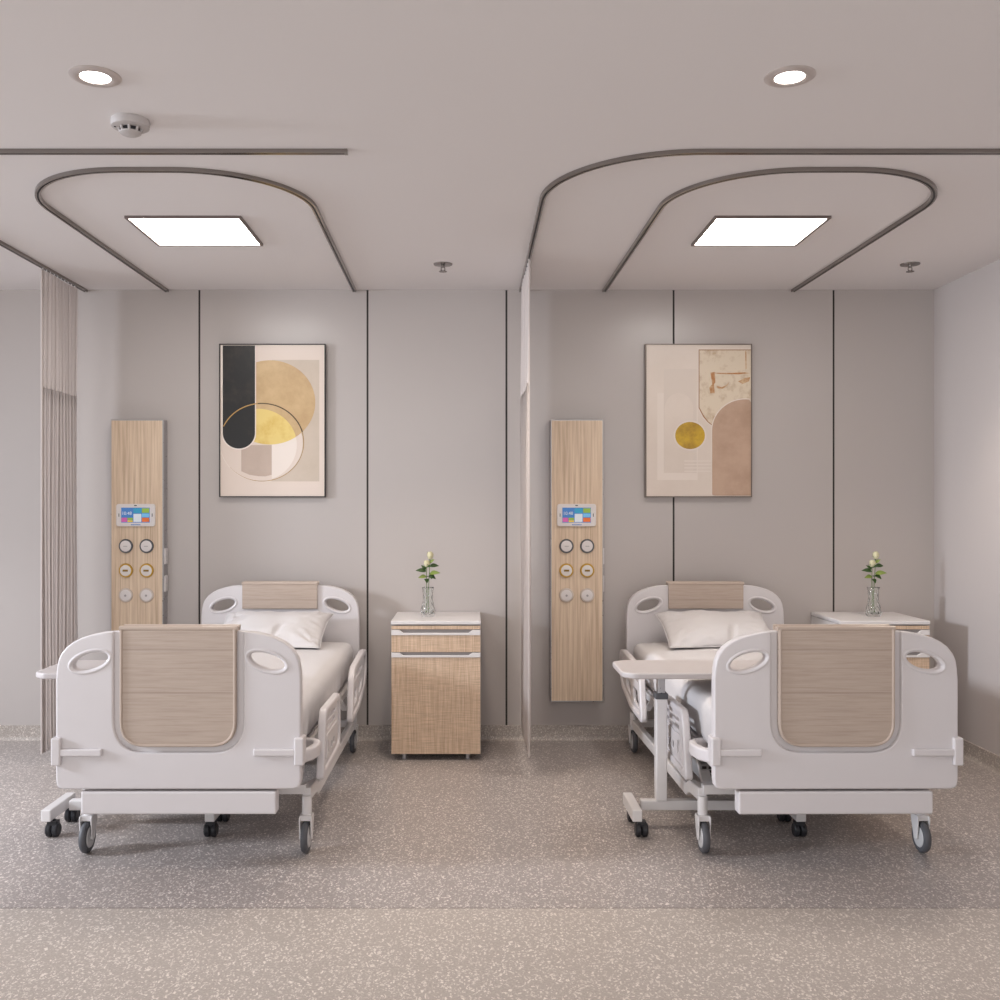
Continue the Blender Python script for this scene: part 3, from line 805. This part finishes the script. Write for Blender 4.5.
# ---------------------------------------------------------------- mattress and pillow
def make_mattress():
    bm = bmesh.new()
    nx, ny, nz = 46, 96, 8
    hx, y0, y1, z0, z1 = 0.455, 0.0, 2.02, 0.441, 0.645
    bmesh.ops.create_cube(bm, size=1.0)
    bm.free(); bm = bmesh.new()
    vd = {}
    def V(i, j, k):
        key = (i, j, k)
        if key in vd: return vd[key]
        u, v, w_ = 2*i/nx-1, 2*j/ny-1, 2*k/nz-1
        r = 0.055; X = u*hx; Y = v*(y1-y0)/2; Z = w_*(z1-z0)/2
        cx = max(-hx+r, min(hx-r, X)); cy = max(-(y1-y0)/2+r, min((y1-y0)/2-r, Y)); cz = max(-(z1-z0)/2+r, min((z1-z0)/2-r, Z))
        d = Vector((X-cx, Y-cy, Z-cz))
        if d.length > r: d = d.normalized()*r
        p = Vector((cx, cy, cz))+d
        top = max(0, min(1, (p.z+0.04)/0.1))
        p.z += 0.010*top*(1-u*u)*(1-v**4)
        n1 = noise.noise(Vector((p.x*6, p.y*2.4, p.z*3)))
        n2 = noise.noise(Vector((p.x*15+3, p.y*6, p.z*9)))
        foot = math.exp(-((p.y+(y1-y0)/2)/0.22)**2)
        side = abs(u)**6
        p += Vector((u*0.5, 0, top))*(0.006*n1+0.003*n2)
        # bunched sheet at the foot corners
        cr = noise.noise(Vector((p.x*26, p.y*16, p.z*26+5)))
        p += Vector((u*0.4, -0.5, 0.6*top))*(0.030*foot*abs(u)**2*cr)
        if w_ < -0.2: p.x += 0.003*math.sin(p.y*40+n1*6)*side
        p.y += (y0+y1)/2; p.z += (z0+z1)/2
        p.z = max(p.z, z0)
        vd[key] = bm.verts.new(p); return vd[key]
    for i in range(nx):
        for j in range(ny):
            bm.faces.new((V(i, j, nz), V(i+1, j, nz), V(i+1, j+1, nz), V(i, j+1, nz)))
            bm.faces.new((V(i, j, 0), V(i, j+1, 0), V(i+1, j+1, 0), V(i+1, j, 0)))
    for i in range(nx):
        for k in range(nz):
            bm.faces.new((V(i, 0, k), V(i+1, 0, k), V(i+1, 0, k+1), V(i, 0, k+1)))
            bm.faces.new((V(i, ny, k), V(i, ny, k+1), V(i+1, ny, k+1), V(i+1, ny, k)))
    for j in range(ny):
        for k in range(nz):
            bm.faces.new((V(0, j, k), V(0, j, k+1), V(0, j+1, k+1), V(0, j+1, k)))
            bm.faces.new((V(nx, j, k), V(nx, j+1, k), V(nx, j+1, k+1), V(nx, j, k+1)))
    return obj('mattress', bm, M_LINEN, smooth='all')
def make_pillow(name='pillow', seed=0):
    bm = bmesh.new(); n = 48; W, D, TH = 0.325, 0.205, 0.085
    g = {}
    for s in (1, -1):
        for i in range(n+1):
            for j in range(n+1):
                u, v = 2*i/n-1, 2*j/n-1
                edge = (i in (0, n) or j in (0, n))
                if s < 0 and edge: g[(s, i, j)] = g[(1, i, j)]; continue
                x = u*W*(1-0.06*(1-v*v)); y = v*D*(1-0.09*(1-u*u))
                prof = max(0, (1-abs(u)**2.6)*(1-abs(v)**2.2))**0.55
                z = s*TH*prof*(1 if s > 0 else 0.55)
                cornr = (abs(u)*abs(v))**1.2
                w1 = noise.noise(Vector((x*9+seed, y*9, s*2)))
                ang = math.atan2(v*D-D*0.9*(1 if v > 0 else -1), u*W-W*0.9*(1 if u > 0 else -1))
                rad = math.sin(ang*9+seed)*math.exp(-((1-abs(u))**2+(1-abs(v))**2)*4)
                fold = 0.020*math.exp(-((x-0.05-0.35*(y+0.12))/0.018)**2)*max(0, 1-((y+0.13)/0.10)**2)
                w2 = noise.noise(Vector((x*22+y*14, y*30-x*9, seed+s)))
                z += 0.014*noise.noise(Vector((x*5, y*5, seed)))+s*(0.008*w1+0.020*rad*prof+0.012*w2*(1-prof**2)*prof**0.3) - (fold if s > 0 else 0)
                z = max(z, (0.666-0.732-y*math.sin(math.radians(24)))/math.cos(math.radians(24)))
                g[(s, i, j)] = bm.verts.new((x, y, z))
        for i in range(n):
            for j in range(n):
                q = (g[(s, i, j)], g[(s, i+1, j)], g[(s, i+1, j+1)], g[(s, i, j+1)])
                bm.faces.new(q if s > 0 else q[::-1])
    loop = [(i, 0) for i in range(n)]+[(n, j) for j in range(n)]+[(i, n) for i in range(n, 0, -1)]+[(0, j) for j in range(n, 0, -1)]
    path = [g[(1, i, j)].co.copy() for i, j in loop]
    o = obj(name, bm, M_PILLOW, smooth='all')
    bm = bmesh.new(); sweep(bm, path, circ(0.0028, 6), closed=True); obj('seam', bm, M_PILLOW, o, smooth='all')
    return o
mt1 = make_mattress()
mt2 = mt1.copy(); C.objects.link(mt2)
for m, (x, rz, side), l in zip((mt1, mt2), BEDS, ('mattress in a smooth white sheet on the left hospital bed', 'mattress in a smooth white sheet on the right hospital bed')):
    m.location = (x, YB, 0); m.rotation_euler.z = rz; tag(m, l, 'mattress', 'sheeted mattresses')
pl1 = make_pillow(seed=2); pl2 = make_pillow(seed=9)
pl1.location = (-1.165, 5.80, 0.732); pl1.rotation_euler = (math.radians(24), 0, math.radians(-4))
pl2.location = (1.44, 5.80, 0.732); pl2.rotation_euler = (math.radians(24), 0, math.radians(3))
tag(pl1, 'plump white pillow leaning at the head of the left bed', 'pillow', 'bed pillows')
tag(pl2, 'plump white pillow leaning at the head of the right bed', 'pillow', 'bed pillows')

# ---------------------------------------------------------------- overbed tables
def make_overbed():
    t = thing('overbed_table', '', 'overbed table', (0, 0, 0))
    # origin: left foot line at x=0, crossbar at y=0
    bm = bmesh.new()
    add_plate(bm, [rpoly([(-0.095, -0.19), (-0.045, -0.235), (0.70, -0.235), (0.75, -0.19), (0.75, 0.10), (0.70, 0.145), (-0.045, 0.145), (-0.095, 0.10)], 0.02)], 0.026, 0.007, T(0, 0, 0.725))
    obj('tabletop', bm, mat('table_laminate', srgb(188, 181, 180), 0.35), t, smooth=True)
    bm = bmesh.new(); box(bm, 0.03, 0.55, -0.08, 0.04, 0.690, 0.7125); obj('top_bracket', bm, M_PAINT, t, bevel=0.003)
    bm = bmesh.new(); box(bm, 0.088, 0.138, -0.028, 0.028, 0.12, 0.60); obj('column', bm, M_PAINT, t, bevel=0.006)
    bm = bmesh.new(); box(bm, 0.096, 0.130, -0.020, 0.020, 0.58, 0.692); obj('inner_column', bm, M_ALU, t, bevel=0.004)
    bm = bmesh.new(); box(bm, 0.084, 0.142, -0.032, 0.032, 0.585, 0.612); obj('collar', bm, M_TYRE, t, bevel=0.004)
    bm = bmesh.new(); box(bm, 0.02, 0.68, -0.022, 0.022, 0.078, 0.122); obj('crossbar', bm, M_PAINT, t, bevel=0.004)
    for x, ya in ((0.0, -0.17), (0.70, -0.17)):
        bm = bmesh.new(); xf = x-0.022 if x < 0.1 else x; box(bm, xf-0.022, xf+0.022, ya, 0.11, 0.072, 0.124); obj('foot', bm, M_PAINT, t, bevel=0.005)
        for y in (-0.13, 0.08):
            bm = bmesh.new()
            cyl(bm, (x, y, 0.045), (x, y, 0.073), 0.008, n=10)
            box(bm, x-0.020, x+0.020, y-0.030, y+0.012, 0.050, 0.069)
            o = obj('caster', bm, M_BLACK, t)
            for s in (-1, 1):
                bm = bmesh.new()
                lathe(bm, [(0.005, -0.013), (0.025, -0.013), (0.031, -0.007), (0.031, 0.007), (0.025, 0.013), (0.005, 0.013)], c=(x+s*0.0145, y-0.012, 0.031), n=28, axis='X')
                obj('wheel', bm, M_BLACK, o, smooth=True)
    return t
ob = make_overbed(); ob.location = (-1.852, 4.53, 0)
ob['label'] = 'overbed table mostly hidden behind the left bed footboard, only its tip and wheels showing'; ob['group'] = 'overbed tables'
ob2 = copy_tree(ob); ob2.location = (0.755, 4.53, 0)
for o in ob.children:
    if o.name.startswith(('tabletop', 'top_bracket')): o.location.x = 0.035
ob2['label'] = 'overbed table reaching across the right bed on a white wheeled column'

# ---------------------------------------------------------------- bedside cabinets
def make_cabinet():
    t = thing('bedside_cabinet', '', 'bedside cabinet', (0, 0, 0))
    hw = 0.259; D = 0.49    # front at y=0, back at y=D
    obj('body', sbox(-hw+0.002, hw-0.002, 0.018, D, 0.038, 0.780), M_PAINT, t, bevel=0.002)
    obj('top', sbox(-hw, hw, -0.004, D, 0.783, 0.805), M_PAINT, t, bevel=0.004)
    obj('recess', sbox(-hw+0.004, hw-0.004, 0.010, 0.022, 0.585, 0.778), mat('recess_grey', srgb(140, 134, 132), 0.5), t)
    obj('pull_out_tray', sbox(-hw+0.003, hw-0.003, 0.001, 0.018, 0.756, 0.776), M_KWOOD, t)
    def handle(zt, zb, parent):
        zn = zb+(zt-zb)*0.42; a = hw-0.003
        bm = bmesh.new()
        add_plate(bm, [[(-a, zb), (a, zb), (a, zt), (a-0.045, zt), (a-0.068, zn), (-a+0.068, zn), (-a+0.045, zt), (-a, zt)]], 0.022, 0.002, T(0, 0.006, 0) @ XZ)
        obj('handle', bm, M_PAINT, parent)
    dr = obj('drawer', sbox(-hw+0.003, hw-0.003, 0.001, 0.018, 0.625, 0.722), M_KWOOD, t); handle(0.752, 0.722, dr)
    do = obj('door', sbox(-hw+0.003, hw-0.003, 0.001, 0.018, 0.038, 0.594), M_KWOOD, t); handle(0.621, 0.594, do)
    for x in (-hw+0.075, hw-0.075):
        for y in (0.05, D-0.06):
            bm = bmesh.new(); cyl(bm, (x, y, 0), (x, y, 0.04), 0.015, n=16); obj('leg', bm, M_ALU, t, smooth=True)
    return t
cb = make_cabinet(); cb.location = (-0.202, 5.70, 0)
cb['label'] = 'white bedside cabinet with woven-grain wood door, standing between the left bed and centre curtain'; cb['group'] = 'bedside cabinets'
cb2 = copy_tree(cb); cb2.location = (2.384, 5.70, 0)
cb2['label'] = 'white bedside cabinet in the right corner, mostly hidden behind the right bed'

# ---------------------------------------------------------------- vases and roses
def make_vase():
    bm = bmesh.new()
    prof = [(0.0, 0.0), (0.034, 0.0), (0.038, 0.008), (0.038, 0.030), (0.034, 0.055), (0.028, 0.080), (0.025, 0.105), (0.026, 0.135), (0.028, 0.160), (0.031, 0.174),
            (0.0285, 0.174), (0.0255, 0.158), (0.0235, 0.135), (0.0215, 0.105), (0.0245, 0.080), (0.030, 0.055), (0.033, 0.032), (0.030, 0.016), (0.0, 0.014)]
    fine = []
    for (r0, h0), (r1, h1) in zip(prof, prof[1:]):
        k = 3
        for i in range(k): fine.append((r0+(r1-r0)*i/k, h0+(h1-h0)*i/k))
    fine.append(prof[-1])
    lathe(bm, fine, n=72, mod=lambda a, h: (1+0.11*math.cos(8*(a+h*20))*min(1, h*30+0.1))*1.1)
    return obj('vase', bm, M_GLASS, smooth='all')
def leafm(bm, base, d, up, L, Wd, curl=0.25):
    base = Vector(base); d = Vector(d).normalized(); s = d.cross(Vector(up)).normalized(); u = s.cross(d)
    n = 8; rows = []
    for i in range(n+1):
        t = i/n; wd = Wd*math.sin(PI*min(1, t**0.8))*(1-0.15*t)+0.0006
        c = base+d*L*t+u*(L*curl*(t-t*t*1.6))
        rows.append([bm.verts.new(c+s*wd*k+u*abs(k)*wd*0.35) for k in (-1, -0.5, 0, 0.5, 1)])
    for a, b in zip(rows, rows[1:]):
        for k in range(4): bm.faces.new((a[k], a[k+1], b[k+1], b[k]))
def bud(bm, c, r, axis):
    c = Vector(c); q = Vector(axis).normalized().to_track_quat('Z', 'Y')
    def pv(x, y, z): return c+q @ Vector((x, y, z))
    for k in range(9):      # wrapped petals
        a0 = k*2.4; rr = r*(0.55+0.05*k); n = 7; m = 7; rows = []
        for j in range(m+1):
            v = j/m; z = r*2.5*v*(0.98-0.028*k)
            rad = rr*(0.35+1.0*math.sin(PI*(0.12+0.62*v)))*(0.86)
            if k > 5 and v > 0.75: rad += (v-0.75)*r*0.9
            rows.append([bm.verts.new(pv(rad*math.cos(a0+(i/n-0.5)*2.3), rad*math.sin(a0+(i/n-0.5)*2.3), z-0.25*r*((2*i/n-1)**2)*v)) for i in range(n+1)])
        for a, b in zip(rows, rows[1:]):
            for i in range(n): bm.faces.new((a[i], a[i+1], b[i+1], b[i]))
def rose(kind, loc, label, grp):
    t = thing('rose', label, 'flower', loc, group=grp)
    if kind == 'tall':
        P_ = [(0.006, 0.0, 0.004), (0.002, 0.002, 0.10), (0.006, 0, 0.20), (0.010, -0.002, 0.28), (0.012, -0.002, 0.330)]
        B = (0.012, -0.002, 0.330); r = 0.0185
        LV = [((0.009, 0, 0.24), (0.9, -0.3, 0.15), 0.062, 0.018, 1), ((0.008, 0, 0.225), (0.3, -0.9, -0.1), 0.05, 0.018, 0), ((0.010, 0, 0.285), (0.9, 0.1, 0.1), 0.052, 0.017, 0),
              ((0.009, 0, 0.232), (0.7, -0.2, -0.35), 0.04, 0.017, 0), ((0.011, 0, 0.305), (0.55, -0.3, 0.5), 0.034, 0.012, 1), ((0.009, 0, 0.22), (-0.2, 0.9, 0.1), 0.05, 0.018, 0)]
    else:
        P_ = [(-0.008, 0.002, 0.006), (-0.006, 0.0, 0.10), (-0.009, 0, 0.20), (-0.008, 0, 0.285)]
        B = (-0.008, 0, 0.282); r = 0.0175
        LV = [((-0.010, 0, 0.255), (-0.95, -0.2, 0.15), 0.058, 0.018, 0), ((-0.010, 0, 0.225), (-0.9, -0.3, -0.1), 0.045, 0.016, 1), ((-0.009, 0, 0.21), (0.1, -0.8, -0.3), 0.045, 0.018, 0),
              ((-0.012, 0, 0.265), (-0.6, 0.1, 0.6), 0.036, 0.013, 0), ((-0.009, 0, 0.215), (-0.5, 0.7, 0.1), 0.045, 0.016, 0), ((-0.014, 0, 0.28), (0.6, -0.6, 0.15), 0.040, 0.014, 0)]
    bm = bmesh.new(); sweep(bm, P_, circ(0.0022, 8), up=Vector((0, 1, 0))); st = obj('stem', bm, M_STEM, t, smooth=True)
    bm = bmesh.new(); bud(bm, B, r, (0.05, -0.05, 1)); bl = obj('bloom', bm, M_PETAL, t, smooth='all')
    bm = bmesh.new()
    for k in range(5):
        a = k*2*PI/5; leafm(bm, (B[0]+0.004*math.cos(a), B[1]+0.004*math.sin(a), B[2]-0.002), (0.75*math.cos(a), 0.75*math.sin(a), 0.8), (0, 0, 1), 0.026, 0.0055, 0.1)
    lathe(bm, [(0, -0.006), (0.006, -0.002), (0.007, 0.004), (0, 0.006)], c=B, n=12)
    obj('sepals', bm, M_STEM, t, smooth='all')
    for b, d, Lh, Wd, pale in LV:
        bm = bmesh.new(); leafm(bm, b, d, (0.1, -0.85, 0.6) if abs(d[1]) < 0.7 else (0, 0, 1), Lh*1.1, Wd*0.85); obj('leaf', bm, M_LEAF2 if pale else M_LEAF, t, smooth='all')
    return t
for i, (x, nm) in enumerate(((-0.258, 'left'), (2.410, 'right'))):
    y = 5.93
    if i == 0: v = make_vase(); v1 = v
    else: v = v1.copy(); C.objects.link(v)
    v.location = (x, y, 0.8055)
    tag(v, 'small twisted clear glass vase on the %s' % ('bedside cabinet beside the left bed' if i == 0 else 'corner bedside cabinet by the right wall'), 'vase', 'glass vases')
    z = 0.8055+0.014
    where = 'the vase beside the left bed' if i == 0 else 'the vase in the right corner'
    a = rose('tall', (x, y, z), 'taller cream rose bud with green leaves in '+where, 'cream roses')
    b = rose('low', (x, y, z), 'shorter cream rose bud leaning left in '+where, 'cream roses')
